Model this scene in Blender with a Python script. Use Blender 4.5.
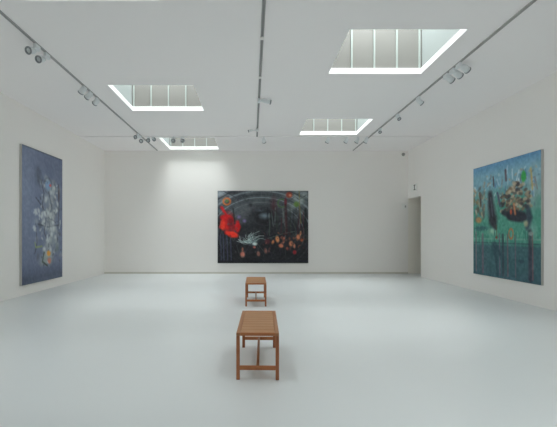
import bpy, bmesh, math, random
import numpy as np
from mathutils import Vector, Matrix

for o in list(bpy.data.objects):
    bpy.data.objects.remove(o)
S = bpy.context.scene
C = S.collection
random.seed(4)

# ------------------------------------------------------------------ camera
EYE = 1.45
F = 410.0
cd = bpy.data.cameras.new('camera')
cam = bpy.data.objects.new('camera', cd)
C.objects.link(cam)
cam.location = (0, 0, EYE)
cam.rotation_euler = (math.pi/2, 0, 0)
cd.sensor_width = 36
cd.lens = F/557*36
cd.shift_x = 26.5/557
cd.shift_y = 20.5/557
cd.clip_start = 0.05
S.camera = cam

# ------------------------------------------------------------------ world, exposure
SKYCOL = (0.95, 1.0, 0.99)
w = bpy.data.worlds.new('sky'); S.world = w
w.use_nodes = True
w.node_tree.nodes['Background'].inputs[0].default_value = (0.62, 0.8, 1.0, 1)
w.node_tree.nodes['Background'].inputs[1].default_value = 1.0
S.view_settings.view_transform = 'Standard'
S.view_settings.look = 'None'
S.view_settings.gamma = 1
S.view_settings.use_curve_mapping = False
S.view_settings.exposure = 0.68
S.cycles.max_bounces = 24; S.cycles.diffuse_bounces = 20; S.cycles.glossy_bounces = 8

# room dimensions
XL, XR, YB, YR, H = -5.40, 5.71, 15.0, -3.2, 4.495
TH = 0.108            # ceiling slab
WELL = 2.5          # depth of the light wells above the slab
LX = (-2.96, -1.18); RX = (1.44, 3.22)
HOLES = [(LX, (3.60, 5.355)), (LX, (8.38, 10.15)), (LX, (12.97, 14.78)),
         (RX, (6.09, 7.80)), (RX, (10.83, 12.60)),
         (LX, (-1.18, 0.60)), (RX, (1.27, 3.04))]
POWER = [82, 118, 124, 132, 138, 18, 114]
for i, ((x0, x1), (y0, y1)) in enumerate(HOLES):
    ld = bpy.data.lights.new('daylight', 'AREA')
    ld.shape = 'RECTANGLE'; ld.size = x1-x0-0.10; ld.size_y = y1-y0-0.10
    ld.energy = POWER[i]; ld.color = SKYCOL; ld.spread = math.radians(175)
    lo = bpy.data.objects.new('skylight_daylight', ld); C.objects.link(lo)
    lo.location = ((x0+x1)/2, (y0+y1)/2, H+TH+WELL-0.06)

# ------------------------------------------------------------------ materials
def srgb(c):
    return tuple(((v/255)/12.92 if v/255 <= 0.04045 else (((v/255)+0.055)/1.055)**2.4) for v in c)

def mat(name, rgb, rough=0.6, spec=0.5, metal=0.0, noise=0.0, nscale=3.0, bump=0.0, bscale=60.0, coat=0):
    m = bpy.data.materials.new(name); m.use_nodes = True
    nt = m.node_tree; b = nt.nodes['Principled BSDF']
    b.inputs['Roughness'].default_value = rough
    b.inputs['Specular IOR Level'].default_value = spec
    b.inputs['Metallic'].default_value = metal
    b.inputs['Coat Weight'].default_value = coat
    tc = nt.nodes.new('ShaderNodeTexCoord')
    nz = nt.nodes.new('ShaderNodeTexNoise'); nz.inputs['Scale'].default_value = nscale
    nz.inputs['Detail'].default_value = 5
    nt.links.new(tc.outputs['Object'], nz.inputs['Vector'])
    mx = nt.nodes.new('ShaderNodeMix'); mx.data_type = 'RGBA'
    c = srgb(rgb)
    mx.inputs['A'].default_value = (*[v*(1-noise) for v in c], 1)
    mx.inputs['B'].default_value = (*[min(1, v*(1+noise)) for v in c], 1)
    nt.links.new(nz.outputs['Fac'], mx.inputs['Factor'])
    nt.links.new(mx.outputs['Result'], b.inputs['Base Color'])
    if bump:
        n2 = nt.nodes.new('ShaderNodeTexNoise'); n2.inputs['Scale'].default_value = bscale
        nt.links.new(tc.outputs['Object'], n2.inputs['Vector'])
        bp = nt.nodes.new('ShaderNodeBump'); bp.inputs['Strength'].default_value = bump
        bp.inputs['Distance'].default_value = 0.003
        nt.links.new(n2.outputs['Fac'], bp.inputs['Height'])
        nt.links.new(bp.outputs['Normal'], b.inputs['Normal'])
    return m

def wood(name, a, bcol, axis='Y'):
    m = bpy.data.materials.new(name); m.use_nodes = True
    nt = m.node_tree; b = nt.nodes['Principled BSDF']
    b.inputs['Roughness'].default_value = 0.42
    tc = nt.nodes.new('ShaderNodeTexCoord')
    mp = nt.nodes.new('ShaderNodeMapping')
    sc = {'X': (2, 40, 40), 'Y': (40, 2, 40), 'Z': (40, 40, 2)}[axis]
    mp.inputs['Scale'].default_value = sc
    nt.links.new(tc.outputs['Object'], mp.inputs['Vector'])
    nz = nt.nodes.new('ShaderNodeTexNoise'); nz.inputs['Scale'].default_value = 1.2
    nz.inputs['Detail'].default_value = 6; nz.inputs['Distortion'].default_value = 0.6
    nt.links.new(mp.outputs['Vector'], nz.inputs['Vector'])
    cr = nt.nodes.new('ShaderNodeValToRGB')
    cr.color_ramp.elements[0].position = 0.3; cr.color_ramp.elements[0].color = (*srgb(a), 1)
    cr.color_ramp.elements[1].position = 0.7; cr.color_ramp.elements[1].color = (*srgb(bcol), 1)
    nt.links.new(nz.outputs['Fac'], cr.inputs['Fac'])
    nt.links.new(cr.outputs['Color'], b.inputs['Base Color'])
    return m

M_wall = mat('white_wall_paint', (249, 246, 243), 0.85, 0.2, noise=0.012, nscale=0.8, bump=0.05, bscale=180)
M_ceil = mat('white_ceiling_paint', (251, 248, 248), 0.9, 0.2, noise=0.01, nscale=0.6)
M_floor = mat('pale_grey_resin_floor', (219, 223, 224), 0.36, 0.5, noise=0.02, nscale=0.7, bump=0.04, bscale=7)
M_reveal = mat('bright_white_lining', (250, 250, 248), 0.7, 0.3, noise=0.004)
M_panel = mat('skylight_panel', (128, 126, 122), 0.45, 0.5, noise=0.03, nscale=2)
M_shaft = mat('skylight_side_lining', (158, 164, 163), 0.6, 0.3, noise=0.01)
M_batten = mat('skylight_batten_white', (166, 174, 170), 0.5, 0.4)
M_trim = mat('skirting_grey', (216, 213, 203), 0.6, 0.3, noise=0.02)
M_dim = mat('corridor_paint', (247, 243, 235), 0.85, 0.2, noise=0.015, nscale=0.8)
M_track = mat('track_grey', (178, 178, 177), 0.5, 0.4, metal=0.0)
M_groove = mat('track_groove_dark', (150, 150, 150), 0.6, 0.3)
M_spot = mat('spot_light_grey', (232, 236, 238), 0.4, 0.5)
M_ring = mat('spot_ring_dark', (140, 144, 148), 0.4, 0.5)
M_lens = mat('spot_reflector', (225, 230, 232), 0.3, 0.5, metal=0.2)
M_plastic = mat('white_plastic', (246, 246, 243), 0.5, 0.4)
M_grey_pl = mat('grey_plastic', (176, 176, 172), 0.5, 0.4)
M_dark = mat('dark_print', (52, 54, 54), 0.6, 0.3)
M_edge = mat('canvas_edge_pale', (196, 194, 190), 0.8, 0.2, noise=0.03)
M_edge_dark = mat('canvas_edge_dark', (70, 72, 74), 0.8, 0.2, noise=0.03)
W_top = wood('oiled_wood_crosswise', (172, 122, 80), (190, 142, 100), 'X')
W_rail = wood('oiled_wood_lengthwise', (160, 106, 68), (184, 130, 88), 'Y')
W_cross = wood('oiled_wood_crossbar', (166, 100, 56), (192, 126, 76), 'X')
W_leg = wood('oiled_wood_leg', (146, 84, 48), (178, 110, 66), 'Z')
W_gap = mat('shadow_gap_wood', (92, 58, 38), 0.7, 0.2)

m = bpy.data.materials.new('skylight_glass'); m.use_nodes = True
nt = m.node_tree; nt.nodes.remove(nt.nodes['Principled BSDF'])
tr = nt.nodes.new('ShaderNodeBsdfTransparent'); tr.inputs[0].default_value = (0.9, 0.96, 0.95, 1)
gl = nt.nodes.new('ShaderNodeBsdfGlossy'); gl.inputs['Roughness'].default_value = 0.05
fr = nt.nodes.new('ShaderNodeFresnel'); fr.inputs[0].default_value = 1.45
mi = nt.nodes.new('ShaderNodeMixShader')
nt.links.new(fr.outputs[0], mi.inputs[0]); nt.links.new(tr.outputs[0], mi.inputs[1]); nt.links.new(gl.outputs[0], mi.inputs[2])
nt.links.new(mi.outputs[0], nt.nodes['Material Output'].inputs['Surface'])
M_glass = m

# ------------------------------------------------------------------ helpers
def link(name, bm, material, parent=None, smooth=False):
    me = bpy.data.meshes.new(name)
    bmesh.ops.recalc_face_normals(bm, faces=bm.faces)
    bm.to_mesh(me); bm.free()
    for mm in (material if isinstance(material, (list, tuple)) else [material]):
        me.materials.append(mm)
    if smooth:
        for p in me.polygons: p.use_smooth = True
    o = bpy.data.objects.new(name, me); C.objects.link(o)
    if parent: o.parent = parent
    return o

def box(bm, x0, x1, y0, y1, z0, z1, mi=0, bev=0.0):
    vs = [bm.verts.new((x, y, z)) for x in (x0, x1) for y in (y0, y1) for z in (z0, z1)]
    idx = [(0, 1, 3, 2), (4, 6, 7, 5), (0, 4, 5, 1), (2, 3, 7, 6), (0, 2, 6, 4), (1, 5, 7, 3)]
    fs = []
    for f in idx:
        fc = bm.faces.new([vs[i] for i in f]); fc.material_index = mi; fs.append(fc)
    if bev:
        es = list({e for f in fs for e in f.edges})
        r = bmesh.ops.bevel(bm, geom=es, offset=bev, segments=2, affect='EDGES', profile=0.5)
        for f in r['faces']: f.material_index = mi
    return vs

def lathe(bm, prof, n=20, mat4=None, mi=0):
    """prof: list of (radius, z)"""
    rings = []
    mat4 = mat4 or Matrix.Identity(4)
    for r, z in prof:
        if r < 1e-6:
            rings.append([bm.verts.new(mat4 @ Vector((0, 0, z)))])
        else:
            rings.append([bm.verts.new(mat4 @ Vector((r*math.cos(2*math.pi*k/n), r*math.sin(2*math.pi*k/n), z))) for k in range(n)])
    for a, b in zip(rings[:-1], rings[1:]):
        for k in range(n):
            k2 = (k+1) % n
            if len(a) == 1 and len(b) == 1: continue
            if len(a) == 1: f = bm.faces.new((a[0], b[k], b[k2]))
            elif len(b) == 1: f = bm.faces.new((a[k], b[0], a[k2]))
            else: f = bm.faces.new((a[k], b[k], b[k2], a[k2]))
            f.material_index = mi
            f.smooth = True

def tube(bm, p0, p1, r, n=10, mi=0):
    p0 = Vector(p0); p1 = Vector(p1); d = p1-p0
    q = d.to_track_quat('Z', 'Y').to_matrix().to_4x4()
    lathe(bm, [(0, 0), (r, 0), (r, d.length), (0, d.length)], n, Matrix.Translation(p0) @ q, mi)

def structure(name, bm, material):
    o = link(name, bm, material); o['kind'] = 'structure'; return o

def thing(name, label, cat, loc=(0, 0, 0), rz=0, group=None):
    o = bpy.data.objects.new(name, None); C.objects.link(o)
    o.empty_display_size = 0.1
    o.location = loc; o.rotation_euler = (0, 0, rz)
    o['label'] = label; o['category'] = cat
    if group: o['group'] = group
    return o

def tag(o, label, cat, group=None):
    o['label'] = label; o['category'] = cat
    if group: o['group'] = group
    return o

# ------------------------------------------------------------------ room shell
DY0, DZ = 13.86, 2.745     # doorway in the right wall, flush with the back wall
CX = 8.6                   # corridor beyond the doorway
bm = bmesh.new(); box(bm, XL-0.2, CX+0.2, YR-0.2, YB+0.2, -0.12, 0)
structure('floor', bm, M_floor)
bm = bmesh.new(); box(bm, XL-0.2, XL, YR-0.2, YB+0.2, 0, H+TH); structure('wall_left', bm, M_wall)
bm = bmesh.new(); box(bm, XL, XR+0.22, YB, YB+0.2, DZ, H+TH); box(bm, XL, XR, YB, YB+0.2, 0, DZ); structure('wall_back', bm, M_wall)
bm = bmesh.new(); box(bm, XL, XR+0.2, YR-0.2, YR, 0, H+TH); structure('wall_rear', bm, M_wall)
bm = bmesh.new()
box(bm, XR, XR+0.22, YR, DY0, 0, H+TH)
box(bm, XR, XR+0.22, DY0, YB, DZ, H+TH)
structure('wall_right', bm, M_wall)
# corridor beyond the doorway
bm = bmesh.new()
box(bm, XR, CX+0.2, YB, YB+0.2, 0, DZ)
box(bm, XR+0.22, CX+0.2, YB, YB+0.2, DZ, 3.0)
box(bm, CX, CX+0.2, 9.0, YB, 0, 2.9)
box(bm, XR+0.22, CX+0.2, 8.8, 9.0, 0, 2.9)
structure('wall_corridor', bm, M_dim)
bm = bmesh.new(); box(bm, XR+0.22, CX+0.2, 8.8, YB, 2.9, 3.0); structure('ceiling_corridor', bm, M_dim)

# ceiling slab with the skylight openings cut out
xs = sorted({XL-0.2, XR+0.22, *LX, *RX})
ys = sorted({YR-0.2, YB+0.2, *[v for _, yy in HOLES for v in yy]})
bm = bmesh.new()
def is_hole(cx, cy):
    return any(a[0] < cx < a[1] and b[0] < cy < b[1] for a, b in HOLES)
vc = {}
def V(x, y, z):
    k = (round(x, 4), round(y, 4), round(z, 4))
    if k not in vc: vc[k] = bm.verts.new(k)
    return vc[k]
for i in range(len(xs)-1):
    for j in range(len(ys)-1):
        x0, x1, y0, y1 = xs[i], xs[i+1], ys[j], ys[j+1]
        if is_hole((x0+x1)/2, (y0+y1)/2): continue
        bm.faces.new([V(x0, y0, H), V(x0, y1, H), V(x1, y1, H), V(x1, y0, H)])
        bm.faces.new([V(x0, y0, H+TH), V(x1, y0, H+TH), V(x1, y1, H+TH), V(x0, y1, H+TH)])
        for (ax, ay, bx, by, ox, oy) in ((x0, y0, x1, y0, 0, -1), (x0, y1, x1, y1, 0, 1), (x0, y0, x0, y1, -1, 0), (x1, y0, x1, y1, 1, 0)):
            mx_, my_ = (ax+bx)/2+ox*0.01, (ay+by)/2+oy*0.01
            if is_hole(mx_, my_) or not (xs[0] < mx_ < xs[-1] and ys[0] < my_ < ys[-1]):
                bm.faces.new([V(ax, ay, H), V(bx, by, H), V(bx, by, H+TH), V(ax, ay, H+TH)])
structure('ceiling', bm, M_ceil)

# skylights: white lining in the slab, panelled shaft with battens, glazing on top
for i, ((x0, x1), (y0, y1)) in enumerate(HOLES):
    win = bpy.data.objects.new('window_%d' % (i+1), None); C.objects.link(win)
    win['kind'] = 'structure'; win.location = ((x0+x1)/2, (y0+y1)/2, H)
    hx, hy = (x1-x0)/2, (y1-y0)/2
    t = 0.012
    bm = bmesh.new()
    box(bm, -hx, hx, hy-t, hy-0.0005, 0.0005, TH); box(bm, -hx, hx, -hy+0.0005, -hy+t, 0.0005, TH)
    box(bm, -hx+0.0005, -hx+t, -hy+t, hy-t, 0.0005, TH); box(bm, hx-t, hx-0.0005, -hy+t, hy-t, 0.0005, TH)
    link('reveal', bm, M_reveal, win)
    z0, z1 = TH, TH+WELL
    s = 0.02
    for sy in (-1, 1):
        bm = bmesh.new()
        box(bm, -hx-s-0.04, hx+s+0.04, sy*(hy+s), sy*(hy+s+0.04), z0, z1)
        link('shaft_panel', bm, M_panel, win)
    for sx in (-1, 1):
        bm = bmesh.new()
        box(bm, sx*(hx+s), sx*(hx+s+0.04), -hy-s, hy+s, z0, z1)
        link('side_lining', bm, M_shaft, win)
    for sy in (-1, 1):
        for k in range(5):
            cx = -hx+0.03+k*(2*hx-0.06)/4
            bm = bmesh.new()
            box(bm, cx-0.016, cx+0.016, sy*(hy+s-0.022), sy*(hy+s), z0+0.001, z1-0.02)
            link('batten', bm, M_batten, win)
    bm = bmesh.new(); box(bm, -hx-s, hx+s, -hy-s, hy+s, z1+0.001, z1+0.02); link('glazing', bm, M_glass, win)
    bm = bmesh.new()
    for k in range(5):
        cx = -hx+0.03+k*(2*hx-0.06)/4
        box(bm, cx-0.025, cx+0.025, -hy-s, hy+s, z1+0.021, z1+0.07)
    link('glazing_bar', bm, M_batten, win)

# skirting at the foot of the back wall, thin and slightly set forward
bm = bmesh.new(); box(bm, XL, XR, YB-0.012, YB, 0.001, 0.06); structure('baseboard_back', bm, M_trim)

# ------------------------------------------------------------------ light tracks
TP = 0.022
TZ = H-TP
def track(label, p0, p1, wd, joints=(), rm=None, gm=None):
    rm = rm or M_track; gm = gm or M_groove
    (xa, ya), (xb, yb) = p0, p1
    L = math.hypot(xb-xa, yb-ya); a = math.atan2(yb-ya, xb-xa)
    t = thing('light_track', label, 'light track', (xa, ya, TZ), a, 'ceiling light tracks')
    bm = bmesh.new()
    box(bm, 0, L, -wd/2, -wd/2+0.011, 0, TP); box(bm, 0, L, wd/2-0.011, wd/2, 0, TP)
    box(bm, 0, L, -wd/2+0.011, wd/2-0.011, 0.014, TP)
    link('rail', bm, rm, t)
    bm = bmesh.new(); box(bm, 0.01, L-0.01, -wd/2+0.011, wd/2-0.011, 0.008, 0.014)
    link('conductor_groove', bm, gm, t)
    for e in (0, L):
        bm = bmesh.new(); box(bm, e-0.004 if e else -0.02, e+0.02 if e else 0.004, -wd/2-0.002, wd/2+0.002, -0.003, TP); link('end_cap', bm, rm, t)
    for q in joints:
        bm = bmesh.new(); box(bm, q-0.04, q+0.04, -wd/2-0.004, wd/2+0.004, -0.004, TP-0.001)
        link('joint_cover', bm, M_plastic, t)
    return t
TLX, TRX, TMX, TY = -3.44, 3.67, 0.156, 12.785
track('long grey light track on the ceiling running along the left side', (TLX, -2.9), (TLX, 14.86), 0.038)
track('long grey light track on the ceiling running along the right side', (TRX, -2.9), (TRX, 14.86), 0.038)
track('grey light track along the middle of the ceiling above the benches', (TMX, -2.9), (TMX, TY-0.055), 0.05, (6.34+2.9, 7.93+2.9))
track('thin light track running crosswise near the back wall, left to right', (XL+0.03, TY), (XR-0.03, TY), 0.024, (), M_ceil, M_track)

# ------------------------------------------------------------------ spotlights
def spot(label, x, y, aim, group, hang=0.10, off=None, size=1.0, length=0.15):
    t = thing('spotlight', label, 'spotlight', (x, y, TZ), 0, group)
    bm = bmesh.new()
    box(bm, -0.022, 0.022, -0.075, 0.075, -0.075, -0.001, bev=0.006)
    ad = link('adapter', bm, M_spot, t)
    a = Vector(aim).normalized()
    off = Vector(off) if off else Vector((a.x*0.06, a.y*0.06, -hang))
    bm = bmesh.new()
    tube(bm, (0, 0, -0.06), (off.x*0.35, off.y*0.35, off.z*0.8), 0.012)
    tube(bm, (off.x*0.35, off.y*0.35, off.z*0.8), off, 0.012)
    link('arm', bm, M_spot, t)
    r = 0.056*size
    q = Matrix.Translation(off) @ a.to_track_quat('Z', 'Y').to_matrix().to_4x4()
    bm = bmesh.new()
    L = length
    lathe(bm, [(0, -L*0.55), (r*0.45, -L*0.53), (r*0.8, -L*0.40), (r, -L*0.1), (r, L*0.42), (r*0.93, L*0.42), (r*0.90, L*0.2), (0, L*0.2)], 24, q)
    hd = link('lamp_head', bm, M_spot, t)
    bm = bmesh.new()
    lathe(bm, [(r*0.70, L*0.40), (r*1.10, L*0.40), (r*1.14, L*0.46), (r*1.10, L*0.52), (r*0.78, L*0.52), (r*0.70, L*0.46), (r*0.70, L*0.40)], 24, q)
    link('front_ring', bm, M_ring, hd)
    bm = bmesh.new()
    lathe(bm, [(r*0.76, L*0.40), (r*0.5, L*0.30), (r*0.2, L*0.24), (0, L*0.23)], 20, q)
    link('reflector', bm, M_lens, hd)
    return t

GL, GR, GM, GT = 'spotlights on the left track', 'spotlights on the right track', 'spotlights on the middle track', 'spotlights on the crosswise track'
spot('nearer of two big grey spotlights on left track, dark ring towards us', TLX, 6.56, (-0.35, -1, -0.45), GL, off=(-0.075, -0.02, -0.095), size=1.0)
spot('farther of two big grey spotlights on left track, dark ring towards us', TLX, 6.88, (-0.3, -1, -0.5), GL, off=(-0.085, -0.02, -0.095), size=1.0)
spot('pale spotlight in mid left track group, nearest of the three', TLX, 8.42, (-1, 0.5, -0.9), GL, off=(-0.04, 0, -0.07))
spot('pale spotlight in mid left track group, middle of the three', TLX, 8.74, (-1, 0.45, -0.6), GL, off=(-0.04, 0, -0.075))
spot('pale spotlight in mid left track group, farthest of the three', TLX, 9.12, (-1, 0.6, -0.6), GL, off=(-0.02, 0, -0.08))
spot('spotlight on left track just before the crossing, leftmost round head of the cluster', TLX, 12.36, (-0.5, -1, -0.3), GL, off=(-0.03, 0, -0.10))
spot('spotlight on left track at the crossing, lowest head of the cluster', TLX, 12.60, (-0.2, -1, -0.4), GL, off=(0.06, 0, -0.16))
spot('spotlight on crosswise track just right of the left crossing', -3.22, TY, (0.1, -1, -0.3), GT, off=(0, -0.03, -0.11))
spot('spotlight on crosswise track, second right of the left crossing, half behind its neighbour', -3.07, TY, (0.4, -1, -0.2), GT, off=(0, 0.03, -0.07), size=0.9)
spot('left one of the two round spotlights in front of the far left skylight', -2.44, TY, (0.0, -0.6, -0.6), GT, off=(0, -0.02, -0.085), size=1.15)
spot('right one of the two round spotlights in front of the far left skylight', -2.16, TY, (0.05, -0.6, -0.6), GT, off=(0, -0.02, -0.085), size=1.15)
spot('pale spotlight with long head pointing right on the middle track', TMX, 9.18, (1, 0.15, -0.16), GM, off=(0.16, 0, -0.05), size=0.8, length=0.22)
spot('small spotlight pointing left near the far end of middle track', TMX, 11.75, (-1, -0.1, -0.3), GM, off=(-0.2, 0, -0.06), size=0.6, length=0.13)
spot('pale spotlight on crosswise track just right of the middle track end', 0.37, TY, (0.3, 1, -0.9), GT, off=(0, 0.02, -0.10))
for nm, xx in (('leftmost', 2.37), ('second from left', 2.95), ('third from left', 3.29), ('rightmost', 3.57)):
    spot('pale spotlight below the far right skylight on crosswise track, %s of four' % nm, xx, TY, (-0.5, 1, -1.1), GT, off=(0, 0.02, -0.10))
spot('pale spotlight beside big right skylight, nearest of three on right track', TRX, 7.28, (1, 0.5, -0.4), GR, off=(0.11, 0, -0.075), length=0.17)
spot('pale spotlight beside big right skylight, middle of three on right track', TRX, 7.52, (1, 0.45, -0.45), GR, off=(0.10, 0, -0.085), length=0.17)
spot('pale spotlight beside big right skylight, farthest of three on right track', TRX, 7.76, (1, 0.3, -0.6), GR, off=(0.07, 0, -0.08), length=0.16)
spot('single pale spotlight on right track, right after the group of three', TRX, 9.05, (1, 0.2, -0.7), GR, off=(0.03, 0, -0.10), size=0.85)
spot('darker spotlight on right track, nearer of the two before the crossing', TRX, 10.35, (0.15, -0.7, -1), GR, off=(0.03, 0, -0.085), size=0.8, length=0.12)
spot('darker spotlight on right track, farther of the two before the crossing', TRX, 11.75, (0.05, -0.7, -1), GR, off=(-0.01, 0, -0.07), size=0.8, length=0.12)

# ------------------------------------------------------------------ benches
def bench(label, x, y, rz):
    t = thing('wooden_bench', label, 'bench', (x, y, 0), rz, 'wooden gallery benches')
    W, L, HH = 0.425, 1.19, 0.467
    lw = 0.034
    # frame of the seat: two long rails, two end rails; crosswise slats inside
    for sx in (-1, 1):
        bm = bmesh.new()
        a, b = sorted((sx*W/2, sx*(W/2-0.040)))
        box(bm, a, b, 0.0005, L-0.0005, HH-0.03, HH, bev=0.003)
        link('side_rail', bm, W_rail, t)
    for (ya, yb) in ((0, 0.036), (L-0.036, L)):
        bm = bmesh.new()
        box(bm, -W/2+0.0405, W/2-0.0405, ya, yb, HH-0.03, HH, bev=0.003)
        link('end_rail', bm, W_cross, t)
    bm = bmesh.new()
    n = 9; g = 0.005; a0 = 0.036+g; span = L-0.072-g
    for k in range(n):
        ya = a0+k*span/n
        box(bm, -W/2+0.042, W/2-0.042, ya, ya+span/n-g, HH-0.024, HH-0.001, bev=0.002)
    link('seat', bm, W_top, t)
    bm = bmesh.new()
    for sx in (-1, 1):
        box(bm, sx*0.11-0.02, sx*0.11+0.02, 0.037, L-0.037, HH-0.0295, HH-0.0245)
    link('seat_bearer', bm, W_gap, t)
    for sx in (-1, 1):
        for yy in (0, L-lw):
            bm = bmesh.new()
            a, b = sorted((sx*W/2, sx*(W/2-lw)))
            box(bm, a, b, yy, yy+lw, 0, HH-0.0305, bev=0.002)
            link('leg', bm, W_leg, t)
    for yy in (0.004, L-lw+0.004):
        bm = bmesh.new()
        box(bm, -W/2+lw, W/2-lw, yy, yy+0.026, 0.097, 0.137, bev=0.002)
        link('crossbar', bm, W_cross, t)
    bm = bmesh.new(); box(bm, -0.014, 0.014, 0.0305, L-0.0305, 0.100, 0.134, bev=0.002)
    link('stretcher', bm, W_rail, t)
    return t
bench('nearer and larger slatted wooden bench in the middle of the floor', 0.056, 4.07, -math.radians(1.6))
bench('farther, smaller-looking wooden bench standing between nearer bench and dark painting', 0.078, 8.20, -math.radians(0.6))

# ------------------------------------------------------------------ paintings
class Art:
    """a little raster of the paint; u to the right, v down, both 0..1"""
    def __init__(s, nx, ny, base, aspect, seed):
        s.nx, s.ny, s.as_ = nx, ny, aspect
        s.u, s.v = np.meshgrid(np.linspace(0, 1, nx), np.linspace(0, 1, ny))
        s.im = np.ones((ny, nx, 3))*np.array(base, float)
        s.r = np.random.RandomState(seed)
    def noise(s, fx, fy):
        g = s.r.rand(int(fy)+3, int(fx)+3)
        x = s.u*fx; y = s.v*fy
        xi = x.astype(int); yi = y.astype(int); fx_ = x-xi; fy_ = y-yi
        fx_ = fx_*fx_*(3-2*fx_); fy_ = fy_*fy_*(3-2*fy_)
        return (g[yi, xi]*(1-fx_)+g[yi, xi+1]*fx_)*(1-fy_)+(g[yi+1, xi]*(1-fx_)+g[yi+1, xi+1]*fx_)*fy_
    def mix(s, a, col):
        a = np.clip(a, 0, 1)[..., None]
        s.im = s.im*(1-a)+np.array(col, float)*a
    def blob(s, cu, cv, ru, rv, col, al=1, soft=0.35, ang=0, rag=0.0):
        x = (s.u-cu)*s.as_; y = s.v-cv
        c, n = math.cos(ang), math.sin(ang)
        a, b = x*c+y*n, -x*n+y*c
        d = np.sqrt((a/(ru*s.as_))**2+(b/rv)**2)
        if rag: d = d+(s.noise(22, 22)-0.5)*rag
        s.mix(al*np.clip((1-d)/soft, 0, 1), col)
    def ring(s, cu, cv, ru, rv, wd, col, al=1):
        d = np.sqrt(((s.u-cu)/ru)**2+((s.v-cv)/rv)**2)
        s.mix(al*np.clip(1-abs(d-1)/wd, 0, 1), col)
    def line(s, pts, wd, col, al=1, end=None):
        A = np.zeros_like(s.u)
        n = len(pts)-1
        for i, ((u0, v0), (u1, v1)) in enumerate(zip(pts[:-1], pts[1:])):
            x0, x1 = u0*s.as_, u1*s.as_
            dx, dy = x1-x0, v1-v0; L2 = dx*dx+dy*dy+1e-9
            t = np.clip(((s.u*s.as_-x0)*dx+(s.v-v0)*dy)/L2, 0, 1)
            d = np.hypot(s.u*s.as_-x0-t*dx, s.v-v0-t*dy)
            w = wd if end is None else wd+(end-wd)*(i+t)/n
            A = np.maximum(A, np.clip(1.4-d/w, 0, 1))
        s.mix(al*A, col)
    def band(s, v0, v1, col, al=1, soft=0.03, u0=-1, u1=2):
        a = np.clip((s.v-v0)/soft, 0, 1)*np.clip((v1-s.v)/soft, 0, 1)
        a = a*np.clip((s.u-u0)/soft, 0, 1)*np.clip((u1-s.u)/soft, 0, 1)
        s.mix(al*a, col)
    def grain(s, amt, fx, fy):
        s.im = s.im+(s.noise(fx, fy)-0.5)[..., None]*amt
    def scatter(s, n, u0, u1, v0, v1, ru, rv, cols, al=0.8):
        for _ in range(n):
            s.blob(s.r.uniform(u0, u1), s.r.uniform(v0, v1), ru*s.r.uniform(.5, 1.3), rv*s.r.uniform(.5, 1.3),
                   cols[s.r.randint(len(cols))], al, 0.5, s.r.uniform(-1.2, 1.2))

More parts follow.
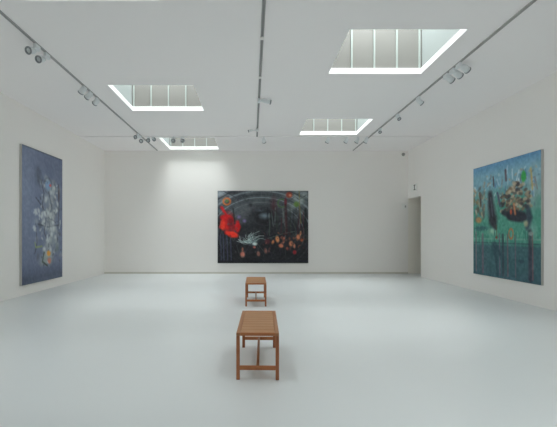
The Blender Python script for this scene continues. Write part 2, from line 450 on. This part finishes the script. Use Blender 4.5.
def art_back():
    a = Art(210, 168, (44, 45, 50), 1.255, 3)
    a.blob(0.5, 0.18, 0.62, 0.42, (96, 102, 106), 0.9, 0.8)
    a.blob(0.18, 0.28, 0.24, 0.22, (92, 100, 106), 0.7, 0.8)
    a.blob(0.9, 0.1, 0.2, 0.28, (150, 164, 164), 0.75, 0.9, rag=0.5)
    a.blob(0.02, 0.06, 0.16, 0.2, (140, 150, 156), 0.7, 0.9, rag=0.4)
    for (r, c, al, wd) in [(0.60, (150, 162, 168), .8, .03), (0.55, (58, 64, 70), .8, .025), (0.51, (160, 174, 180), .75, .022), (0.475, (64, 70, 76), .7, .02),
                           (0.44, (144, 158, 164), .6, .02), (0.40, (70, 76, 80), .6, .03), (0.36, (118, 128, 134), .4, .03), (0.66, (44, 50, 56), .8, .03), (0.70, (156, 166, 172), .6, .025)]:
        a.ring(0.48, 0.60, r*1.08, r, wd, c, al*0.9)
    # rafters fanning out of the vault
    for k in range(-5, 6):
        th = -math.pi/2+k*0.24
        a.line([(0.48+0.40*math.cos(th), 0.52+0.44*math.sin(th)), (0.48+0.75*math.cos(th), 0.52+0.75*math.sin(th))], 0.006, (58, 64, 70) if k % 2 else (110, 120, 126), 0.4)
    a.blob(0.34, 0.30, 0.18, 0.17, (84, 87, 92), 0.8, 0.8); a.blob(0.62, 0.30, 0.16, 0.2, (78, 78, 84), 0.7, 0.8)
    a.blob(0.52, 0.38, 0.22, 0.24, (38, 38, 42), 0.85, 0.6)
    a.blob(0.62, 0.2, 0.05, 0.18, (92, 52, 60), 0.6, 0.8)
    a.blob(0.52, 0.345, 0.085, 0.06, (122, 138, 148), 0.95, 0.8)
    a.blob(0.47, 0.27, 0.07, 0.03, (96, 104, 112), 0.8, 0.8)
    a.blob(0.36, 0.2, 0.03, 0.05, (42, 44, 48), 0.8, 0.7)
    a.ring(0.52, 0.36, 0.13, 0.12, 0.12, (66, 70, 76), 0.6)
    for k in range(26):
        u = a.r.uniform(0.55, 1.0); v = a.r.uniform(0.2, 0.42)
        a.line([(u, v), (u+a.r.uniform(-.02, .02), v+a.r.uniform(.15, .35))], 0.007,
               [(84, 40, 50), (36, 38, 42), (110, 122, 120), (60, 70, 62), (48, 50, 54)][a.r.randint(5)], 0.65)
    a.blob(0.79, 0.055, 0.045, 0.05, (156, 72, 60), 0.95, 0.4); a.blob(0.8, 0.06, 0.018, 0.02, (210, 140, 110), 0.9)
    a.ring(0.71, 0.17, 0.045, 0.055, 0.3, (78, 112, 66), 0.8)
    a.blob(0.75, 0.15, 0.02, 0.07, (120, 44, 62), 0.8, 0.5)
    a.blob(0.87, 0.185, 0.04, 0.05, (96, 128, 62), 0.9, 0.5)
    a.line([(0.9, 0), (0.905, 0.2), (0.92, 0.45)], 0.007, (120, 110, 60), 0.8)
    a.line([(0.83, 0.05), (0.9, 0.12), (1, 0.04)], 0.006, (52, 54, 56), 0.8)
    a.line([(0.75, 0.2), (0.76, 0.6)], 0.018, (70, 34, 40), 0.7); a.line([(0.97, 0.25), (0.97, 0.7)], 0.018, (36, 38, 40), 0.8)
    # lower half goes dark with thin grasses
    a.band(0.6, 1.2, (40, 40, 45), 0.8, 0.18)
    for k in range(70):
        u = a.r.uniform(0.02, 1.0); v = a.r.uniform(0.5, 0.8)
        a.line([(u, v), (u+a.r.uniform(-.07, .07), v+a.r.uniform(.06, .2))], 0.004,
               [(92, 104, 100), (30, 34, 36), (66, 84, 72), (74, 66, 86)][a.r.randint(4)], 0.5)
    for u in (0.03, 0.06, 0.10, 0.14): a.line([(u, 0.6), (u+0.01, 0.96)], 0.008, (84, 88, 118), 0.6)
    # red bloom
    a.blob(0.11, 0.44, 0.10, 0.17, (196, 38, 38), 1, 0.35, rag=0.5)
    a.line([(0.045, 0.23), (0.09, 0.33), (0.1, 0.42)], 0.022, (196, 38, 44), 0.95)
    a.blob(0.155, 0.60, 0.085, 0.05, (226, 58, 44), 1, 0.4, ang=0.3, rag=0.3)
    a.blob(0.22, 0.50, 0.04, 0.10, (196, 36, 40), 1, 0.4, rag=0.3)
    a.blob(0.055, 0.47, 0.035, 0.09, (220, 62, 46), 0.9, 0.4)
    a.blob(0.145, 0.45, 0.05, 0.11, (116, 36, 48), 0.85, 0.5, rag=0.4)
    a.line([(0.17, 0.25), (0.19, 0.45)], 0.012, (40, 44, 46), 0.8)
    a.ring(0.1, 0.145, 0.038, 0.045, 0.45, (208, 116, 62), 1); a.blob(0.1, 0.14, 0.02, 0.025, (96, 120, 72), 1)
    a.blob(0.235, 0.36, 0.03, 0.035, (128, 112, 160), 0.8, 0.7); a.blob(0.295, 0.415, 0.028, 0.035, (134, 118, 168), 0.85, 0.7)
    # pale spidery bloom
    a.blob(0.385, 0.70, 0.085, 0.07, (112, 132, 136), 0.8, 0.9, rag=.5)
    for k in range(30):
        th = math.radians(a.r.uniform(150, 335)); L = a.r.uniform(0.05, 0.16); cu, cv = 0.36+a.r.uniform(-.03, .04), 0.69+a.r.uniform(-.03, .04)
        a.line([(cu, cv), (cu+L*math.cos(th)*0.7, cv+L*math.sin(th)*0.6), (cu+L*math.cos(th+.35), cv+L*math.sin(th+.35))], 0.0045, [(196, 210, 208), (130, 150, 150), (160, 180, 176)][a.r.randint(3)], 0.7)
    a.blob(0.41, 0.735, 0.035, 0.03, (208, 220, 216), 0.9, 0.6)
    a.blob(0.405, 0.78, 0.02, 0.02, (190, 110, 96), 0.9, 0.5)
    # small warm figures along the bottom
    a.blob(0.275, 0.88, 0.032, 0.055, (196, 122, 104), 0.95, 0.5); a.blob(0.275, 0.81, 0.014, 0.04, (160, 104, 88), 0.9, 0.5)
    for (u, v, ru, rv, c) in [(0.66, .67, .028, .06, (220, 146, 98)), (0.70, .76, .035, .035, (214, 128, 96)), (0.61, .71, .018, .04, (206, 124, 80)),
                              (0.73, .68, .016, .06, (206, 120, 96)), (0.81, .73, .03, .05, (206, 132, 96)), (0.845, .76, .018, .045, (196, 126, 100)),
                              (0.89, .64, .026, .05, (204, 126, 88)), (0.93, .68, .02, .03, (180, 92, 60)), (0.915, .59, .012, .05, (200, 140, 110)),
                              (0.53, .83, .022, .05, (134, 92, 84)), (0.57, .82, .016, .045, (110, 74, 74)), (0.45, .87, .024, .045, (146, 98, 88)),
                              (0.55, .70, .04, .05, (88, 48, 56)), (0.77, .80, .02, .03, (120, 60, 60))]:
        a.blob(u, v, ru, rv, c, 0.92, 0.5, a.r.uniform(-.3, .3))
    a.blob(0.85, 0.85, 0.026, 0.04, (156, 48, 56), 0.95, 0.5)
    a.line([(0.55, 0.66), (0.7, 0.6), (0.85, 0.56)], 0.005, (120, 140, 134), 0.5)
    a.scatter(40, 0.5, 0.97, 0.58, 0.84, .012, .03, [(150, 92, 76), (70, 44, 46), (96, 62, 58), (36, 36, 40)], .6)
    a.scatter(90, 0.0, 1, 0.1, 0.95, .012, .022, [(92, 100, 100), (34, 36, 40), (62, 70, 68), (60, 50, 60)], .45)
    a.band(0.955, 1.2, (38, 39, 46), 0.7, 0.02)
    a.blob(.3, .22, .16, .1, (104, 108, 114), .5, .9, rag=.5); a.im = 42+(a.im-44)*1.15
    for (u, v, ru, rv, c, al) in [(.03, .04, .08, .06, (170, 180, 188), .7), (.14, .06, .10, .025, (158, 170, 176), .7), (.3, .03, .1, .02, (120, 130, 136), .7), (.93, .12, .06, .06, (176, 188, 186), .75),
                                 (.86, .07, .05, .03, (166, 178, 180), .7), (.97, .04, .05, .04, (150, 160, 160), .7), (.82, .22, .04, .05, (140, 152, 150), .6), (.02, .28, .03, .1, (110, 132, 136), .7), (.9, .3, .05, .05, (112, 122, 120), .5)]:
        a.blob(u, v, ru, rv, c, al, .9, a.r.uniform(-.5, .5), rag=.7)
    a.line([(.06, .0), (.2, .09), (.3, .05)], .008, (58, 64, 72), .7); a.line([(.0, .12), (.12, .03), (.2, .0)], .008, (52, 58, 66), .7)
    a.grain(20, 60, 48); a.grain(12, 20, 16)
    return a

def art_left():
    a = Art(110, 180, (108, 117, 140), 0.61, 8)
    a.blob(0.25, 0.4, 0.5, 0.6, (122, 132, 156), 0.6, 0.9)
    a.band(0.86, 1.2, (78, 86, 104), 0.7, 0.1)
    a.band(-1, 0.012, (84, 88, 98), 0.8, 0.01)
    a.blob(0.36, 0.2, 0.1, 0.12, (82, 88, 98), 0.7, 0.8, rag=0.5)
    a.blob(0.66, 0.52, 0.26, 0.34, (150, 158, 168), .6, .9, rag=.4)
    for k in range(110):
        u = np.clip(a.r.normal(0.66, 0.15), 0.32, 0.97); v = a.r.uniform(0.2, 0.86)
        a.blob(u, v, a.r.uniform(.03, .08), a.r.uniform(.015, .05), [(160, 166, 172), (182, 188, 188), (140, 146, 156), (168, 176, 174), (92, 96, 104)][a.r.randint(5)], 0.5, 0.7, a.r.uniform(-1, 1))
    a.blob(0.6, 0.25, 0.1, 0.055, (122, 154, 190), 0.8, 0.6); a.ring(0.6, 0.25, 0.1, 0.06, 0.25, (90, 96, 112), 0.6)
    a.blob(0.66, 0.245, 0.035, 0.014, (190, 84, 82), 0.95, 0.4)
    for p in [[(0.3, .36), (0.45, .42), (0.6, .5), (0.8, .54)], [(0.35, .56), (0.6, .58), (0.9, .56)], [(0.62, .3), (0.7, .42), (0.62, .52), (0.68, .66)],
              [(0.88, .22), (0.9, .4), (0.86, .7)], [(0.45, .42), (0.5, .32), (0.42, .22)], [(0.55, .5), (0.5, .62), (0.62, .72), (0.6, .84)],
              [(0.3, .56), (0.33, .7), (0.28, .78)]]:
        a.line(p, 0.007, (70, 75, 88), 0.65)
    for (u, v, s_) in [(0.3, .47, .06), (0.42, .485, .07), (0.56, .47, .08), (0.27, .59, .05), (0.72, .6, .09), (0.62, .68, .08), (0.8, .44, .06), (0.7, .51, .07), (0.5, .55, .06)]:
        for k in range(6):
            th = a.r.uniform(0, 6.28)
            a.blob(u+math.cos(th)*s_*0.6, v+math.sin(th)*s_*0.28, s_*0.5, s_*0.22, (206, 212, 210), 0.6, 0.8, th)
        a.blob(u, v, s_*0.25, s_*0.12, (104, 110, 114), 0.6, 0.8)
    a.line([(0.28, .7), (0.3, .735), (0.45, .73)], 0.008, (142, 158, 112), 0.8)
    a.blob(0.9, .3, 0.04, 0.09, (96, 82, 80), 0.6, 0.8)
    a.blob(0.85, .75, 0.08, 0.06, (112, 128, 118), 0.6, 0.8)
    a.blob(0.56, .83, 0.2, 0.07, (150, 160, 156), 0.75, 0.6, rag=0.5)
    a.blob(0.62, .79, 0.06, 0.028, (236, 164, 66), 1, 0.4); a.blob(0.63, .845, 0.06, 0.03, (212, 116, 92), 0.9, 0.5, rag=.4)
    a.line([(0.5, .78), (0.46, .85), (0.58, .885)], 0.008, (54, 66, 58), 0.8)
    a.scatter(70, .35, .97, .2, .88, .03, .012, [(196, 202, 204), (86, 92, 104), (128, 136, 142)], .6)
    a.blob(.08, .35, .3, .6, (134, 144, 166), .6, .9)
    a.im = 114+(a.im-110)*1.25
    a.blob(.62, .83, .2, .05, (150, 160, 160), .5, .9, rag=.6)
    a.blob(.68, .5, .24, .26, (172, 180, 184), .45, .9, rag=.9); a.blob(.74, .68, .18, .1, (160, 170, 172), .5, .9, rag=.9)
    for (u, v) in [(.3, .47), (.45, .49), (.38, .46), (.52, .48), (.66, .48), (.72, .54), (.7, .64), (.8, .66), (.5, .75), (.58, .8), (.86, .38), (.68, .30), (.76, .26), (.6, .46), (.74, .6), (.6, .69), (.84, .44), (.28, .6), (.66, .76), (.8, .33), (.56, .36)]:
        a.blob(u, v, .055, .022, (214, 220, 220), .8, .8, a.r.uniform(-1, 1), rag=.6)
    a.blob(0.62, .79, 0.06, 0.026, (240, 168, 70), .9, 0.5)
    a.grain(16, 40, 60); a.grain(10, 12, 24)
    return a

def art_right():
    a = Art(160, 174, (78, 142, 126), 0.92, 5)
    a.band(-1, 0.34, (128, 166, 184), 0.9, 0.14)
    a.band(-1, 0.1, (82, 128, 170), 0.8, 0.1)
    a.blob(0.92, 0.28, 0.16, 0.22, (150, 168, 172), 0.75, 0.8, rag=.3)
    a.blob(0.22, 0.36, 0.22, 0.16, (136, 168, 176), 0.6, 0.8, rag=.3)
    a.band(0.7, 1.3, (62, 96, 104), 0.95, 0.03)
    a.band(0.9, 1.3, (58, 88, 102), 0.7, 0.1)
    for k in range(34):
        u = a.r.uniform(0.3, 0.95); v = a.r.uniform(0.05, 0.3)
        a.line([(u, v), (u+a.r.uniform(-.04, .04), v+a.r.uniform(.02, .1))], 0.008, [(196, 208, 212), (168, 190, 204), (120, 110, 110), (88, 124, 160)][a.r.randint(4)], 0.7)
    for k in range(26):
        a.blob(a.r.uniform(0, .2), a.r.uniform(.2, .5), .025, .045, [(146, 118, 84), (110, 96, 84), (176, 150, 120), (86, 92, 92)][a.r.randint(4)], .7, .6, a.r.uniform(-1, 1))
    a.blob(0.1, 0.49, 0.07, 0.04, (190, 128, 84), .8, .5, rag=.4)
    a.blob(0.14, 0.57, 0.16, 0.03, (54, 94, 100), .8, .5)
    a.scatter(110, 0, 1, .1, .42, .022, .022, [(176, 196, 200), (112, 146, 156), (150, 150, 140), (96, 120, 130), (166, 140, 116)], .55)
    a.scatter(60, 0, 1, .45, .68, .02, .02, [(104, 172, 150), (60, 118, 108), (90, 150, 134)], .5)
    # leaping dark creature
    a.line([(0.30, .27), (0.31, .36), (0.345, .50)], 0.036, (52, 54, 64), 1, end=0.062)
    a.line([(0.345, .5), (0.38, .57)], 0.05, (50, 52, 60), .95, end=0.02)
    a.line([(0.31, .3), (0.34, .46)], 0.010, (92, 98, 110), .7)
    a.line([(0.42, .27), (0.46, .38)], 0.014, (76, 80, 104), .9)
    a.blob(0.34, .60, .08, .04, (170, 194, 176), .7, .8, rag=1.0)
    a.line([(0.4, .55), (0.41, .66)], 0.01, (70, 60, 50), .8); a.blob(0.4, .655, .02, .015, (140, 64, 50), .9)
    # stacked rocks
    for k in range(130):
        u = a.r.uniform(.48, .88); v = a.r.uniform(.18, .43)
        if v < .18+abs(u-.7)*.6: continue
        a.blob(u, v, .035, .018, [(150, 136, 116), (92, 84, 78), (176, 162, 140), (64, 62, 66), (120, 104, 86)][a.r.randint(5)], .85, .5, a.r.uniform(-.4, .4))
    a.blob(0.79, .17, .038, .055, (52, 150, 78), 1, .4); a.line([(.88, .12), (.9, .28)], .01, (190, 164, 96), .8)
    a.line([(.35, .12), (.36, .2)], .01, (70, 60, 66), .8); a.line([(.54, .09), (.55, .17)], .014, (80, 60, 70), .8)
    a.line([(.12, .24), (.14, .36)], .014, (84, 66, 60), .8)
    # big dark fish
    a.blob(0.7, .475, .2, .06, (48, 52, 62), 1, .35, ang=0.12, rag=.2)
    a.line([(0.5, .44), (0.58, .46)], .022, (50, 54, 62), .95); a.line([(.84, .42), (.87, .5), (.84, .57)], .03, (60, 70, 84), .9)
    a.blob(0.82, .54, .045, .035, (176, 170, 136), .8, .7, rag=.5); a.blob(.62, .44, .02, .03, (196, 90, 60), .9, .5)
    a.line([(.66, .38), (.68, .46)], .012, (206, 130, 90), .8)
    a.blob(0.9, .6, .07, .08, (140, 176, 172), .6, .8)
    # railing
    a.line([(0.0, .665), (1, .665)], .006, (120, 156, 148), .7)
    a.line([(0.0, .70), (1, .70)], .006, (52, 84, 92), .8)
    for k in range(50):
        u = a.r.uniform(0, 1); v = a.r.uniform(.56, .67)
        a.line([(u, v), (u+a.r.uniform(-.01, .01), v+.04)], .005, [(120, 176, 156), (52, 104, 96)][a.r.randint(2)], .6)
    for u, wdt, c in [(.05, .01, (128, 110, 120)), (.17, .016, (116, 92, 108)), (.45, .010, (110, 100, 118)), (.5, .014, (54, 60, 70)), (.57, .01, (112, 90, 100)), (.68, .008, (106, 98, 112)), (.87, .022, (56, 52, 66)), (.90, .008, (124, 84, 92))]:
        a.line([(u, .6+a.r.uniform(0, .04)), (u+.005, .97)], wdt, c, .75)
    a.line([(.36, .72), (.4, .85), (.42, .98)], .03, (48, 74, 84), .8, end=.012); a.line([(.38, .72), (.48, .82)], .03, (50, 76, 86), .8)
    a.blob(.76, .84, .05, .02, (46, 70, 82), .8, .5); a.blob(.22, .85, .04, .02, (52, 78, 88), .6, .6)
    a.ring(.62, .62, .03, .04, .35, (196, 104, 62), .95); a.blob(.88, .62, .04, .02, (150, 158, 156), .8, .5)
    a.im = 96+(a.im-96)*1.22+10
    a.grain(22, 60, 60); a.grain(14, 24, 24)
    return a

def oil(name):
    m = bpy.data.materials.new(name); m.use_nodes = True
    nt = m.node_tree; b = nt.nodes['Principled BSDF']
    at = nt.nodes.new('ShaderNodeAttribute'); at.attribute_name = 'paint'
    nt.links.new(at.outputs['Color'], b.inputs['Base Color'])
    b.inputs['Roughness'].default_value = 0.5; b.inputs['Specular IOR Level'].default_value = 0.35
    tc = nt.nodes.new('ShaderNodeTexCoord'); n2 = nt.nodes.new('ShaderNodeTexNoise'); n2.inputs['Scale'].default_value = 90
    nt.links.new(tc.outputs['Object'], n2.inputs['Vector'])
    bp = nt.nodes.new('ShaderNodeBump'); bp.inputs['Strength'].default_value = 0.1; bp.inputs['Distance'].default_value = 0.002
    nt.links.new(n2.outputs['Fac'], bp.inputs['Height']); nt.links.new(bp.outputs['Normal'], b.inputs['Normal'])
    return m

def painting(label, art, W, Hh, loc, rz, edge, depth=0.055, gain=1.0):
    """local frame: picture in the xz plane, facing -y, back on y=0, lower-left corner at the origin"""
    t = thing('painting', label, 'painting', loc, rz)
    nx, ny = art.nx, art.ny
    xs_ = np.linspace(0, W, nx); zs = np.linspace(Hh, 0, ny)
    X, Z = np.meshgrid(xs_, zs)
    co = np.stack([X.ravel(), np.full(nx*ny, -depth), Z.ravel()], 1)
    idx = np.arange(nx*ny).reshape(ny, nx)
    f = np.stack([idx[:-1, :-1].ravel(), idx[1:, :-1].ravel(), idx[1:, 1:].ravel(), idx[:-1, 1:].ravel()], 1)
    me = bpy.data.meshes.new('canvas')
    me.from_pydata(co.tolist(), [], f.tolist())
    v = np.clip(art.im/255*gain, 0, 1)
    lin = np.where(v <= 0.04045, v/12.92, ((v+0.055)/1.055)**2.4)
    ca = me.color_attributes.new('paint', 'FLOAT_COLOR', 'POINT')
    ca.data.foreach_set('color', np.concatenate([lin.reshape(-1, 3), np.ones((nx*ny, 1))], 1).astype(np.float32).ravel())
    me.materials.append(oil('oil_paint'))
    o = bpy.data.objects.new('canvas', me); C.objects.link(o); o.parent = t
    bm = bmesh.new()
    e = 0.004
    box(bm, -e, 0.03, -depth-0.001, -0.002, -e, Hh+e); box(bm, W-0.03, W+e, -depth-0.001, -0.002, -e, Hh+e)
    box(bm, 0.03, W-0.03, -depth+0.001, -0.002, -e, 0.03); box(bm, 0.03, W-0.03, -depth+0.001, -0.002, Hh-0.03, Hh+e)
    bm2 = bmesh.new()
    # shallow tray behind the picture so that the canvas face stays on top
    bm.free()
    box(bm2, -e, W+e, -depth+0.002, -0.002, -e, Hh+e)
    link('stretcher_frame', bm2, edge, t)
    return t
painting('wide dark painting with a red bloom and grey vault on the back wall', art_back(), 3.30, 2.63, (-1.25, YB, 0.39), 0, M_edge_dark, 0.04)
painting('tall narrow blue-grey painting with pale blossoms on the left wall', art_left(), 2.02, 3.29, (XL, 9.52, 0.25), math.pi/2, M_edge, 0.06)
painting('green and blue painting with dark fish and rocks on the right wall', art_right(), 2.45, 2.66, (XR, 10.48, 0.445), -math.pi/2, M_edge, 0.05)

# ------------------------------------------------------------------ small fittings
t = thing('exit_sign', 'small white sign with dark symbol above the doorway on right wall', 'sign', (XR, 14.45, 2.96))
bm = bmesh.new(); box(bm, -0.03, -0.001, -0.24, 0.24, 0, 0.24, bev=0.005); link('sign_panel', bm, M_plastic, t)
bm = bmesh.new()
box(bm, -0.034, -0.0305, -0.20, -0.05, 0.185, 0.21); box(bm, -0.034, -0.0305, -0.145, -0.09, 0.06, 0.185); box(bm, -0.034, -0.0305, -0.20, -0.05, 0.03, 0.055)
link('symbol', bm, M_dark, t)
t = thing('wall_switch', 'small white wall plate with dark button left of the doorway', 'switch', (5.58, YB, 2.36))
bm = bmesh.new(); box(bm, -0.10, 0.06, -0.02, -0.001, 0, 0.2, bev=0.004); link('plate', bm, M_plastic, t)
bm = bmesh.new(); box(bm, 0.0, 0.05, -0.03, -0.0205, 0.06, 0.13, bev=0.003); link('button', bm, M_grey_pl, t)
t = thing('motion_detector', 'small grey detector high in the right corner of the back wall', 'detector', (5.52, YB, 4.28))
bm = bmesh.new(); box(bm, -0.06, 0.06, -0.035, -0.001, 0, 0.15, bev=0.01); link('base', bm, M_plastic, t)
bm = bmesh.new(); lathe(bm, [(0.0, 0.075), (0.03, 0.068), (0.055, 0.045), (0.06, 0.0)], 18, Matrix.Translation((0, -0.036, 0.07)) @ Matrix.Rotation(math.pi/2, 4, 'X')); link('dome', bm, M_grey_pl, t)
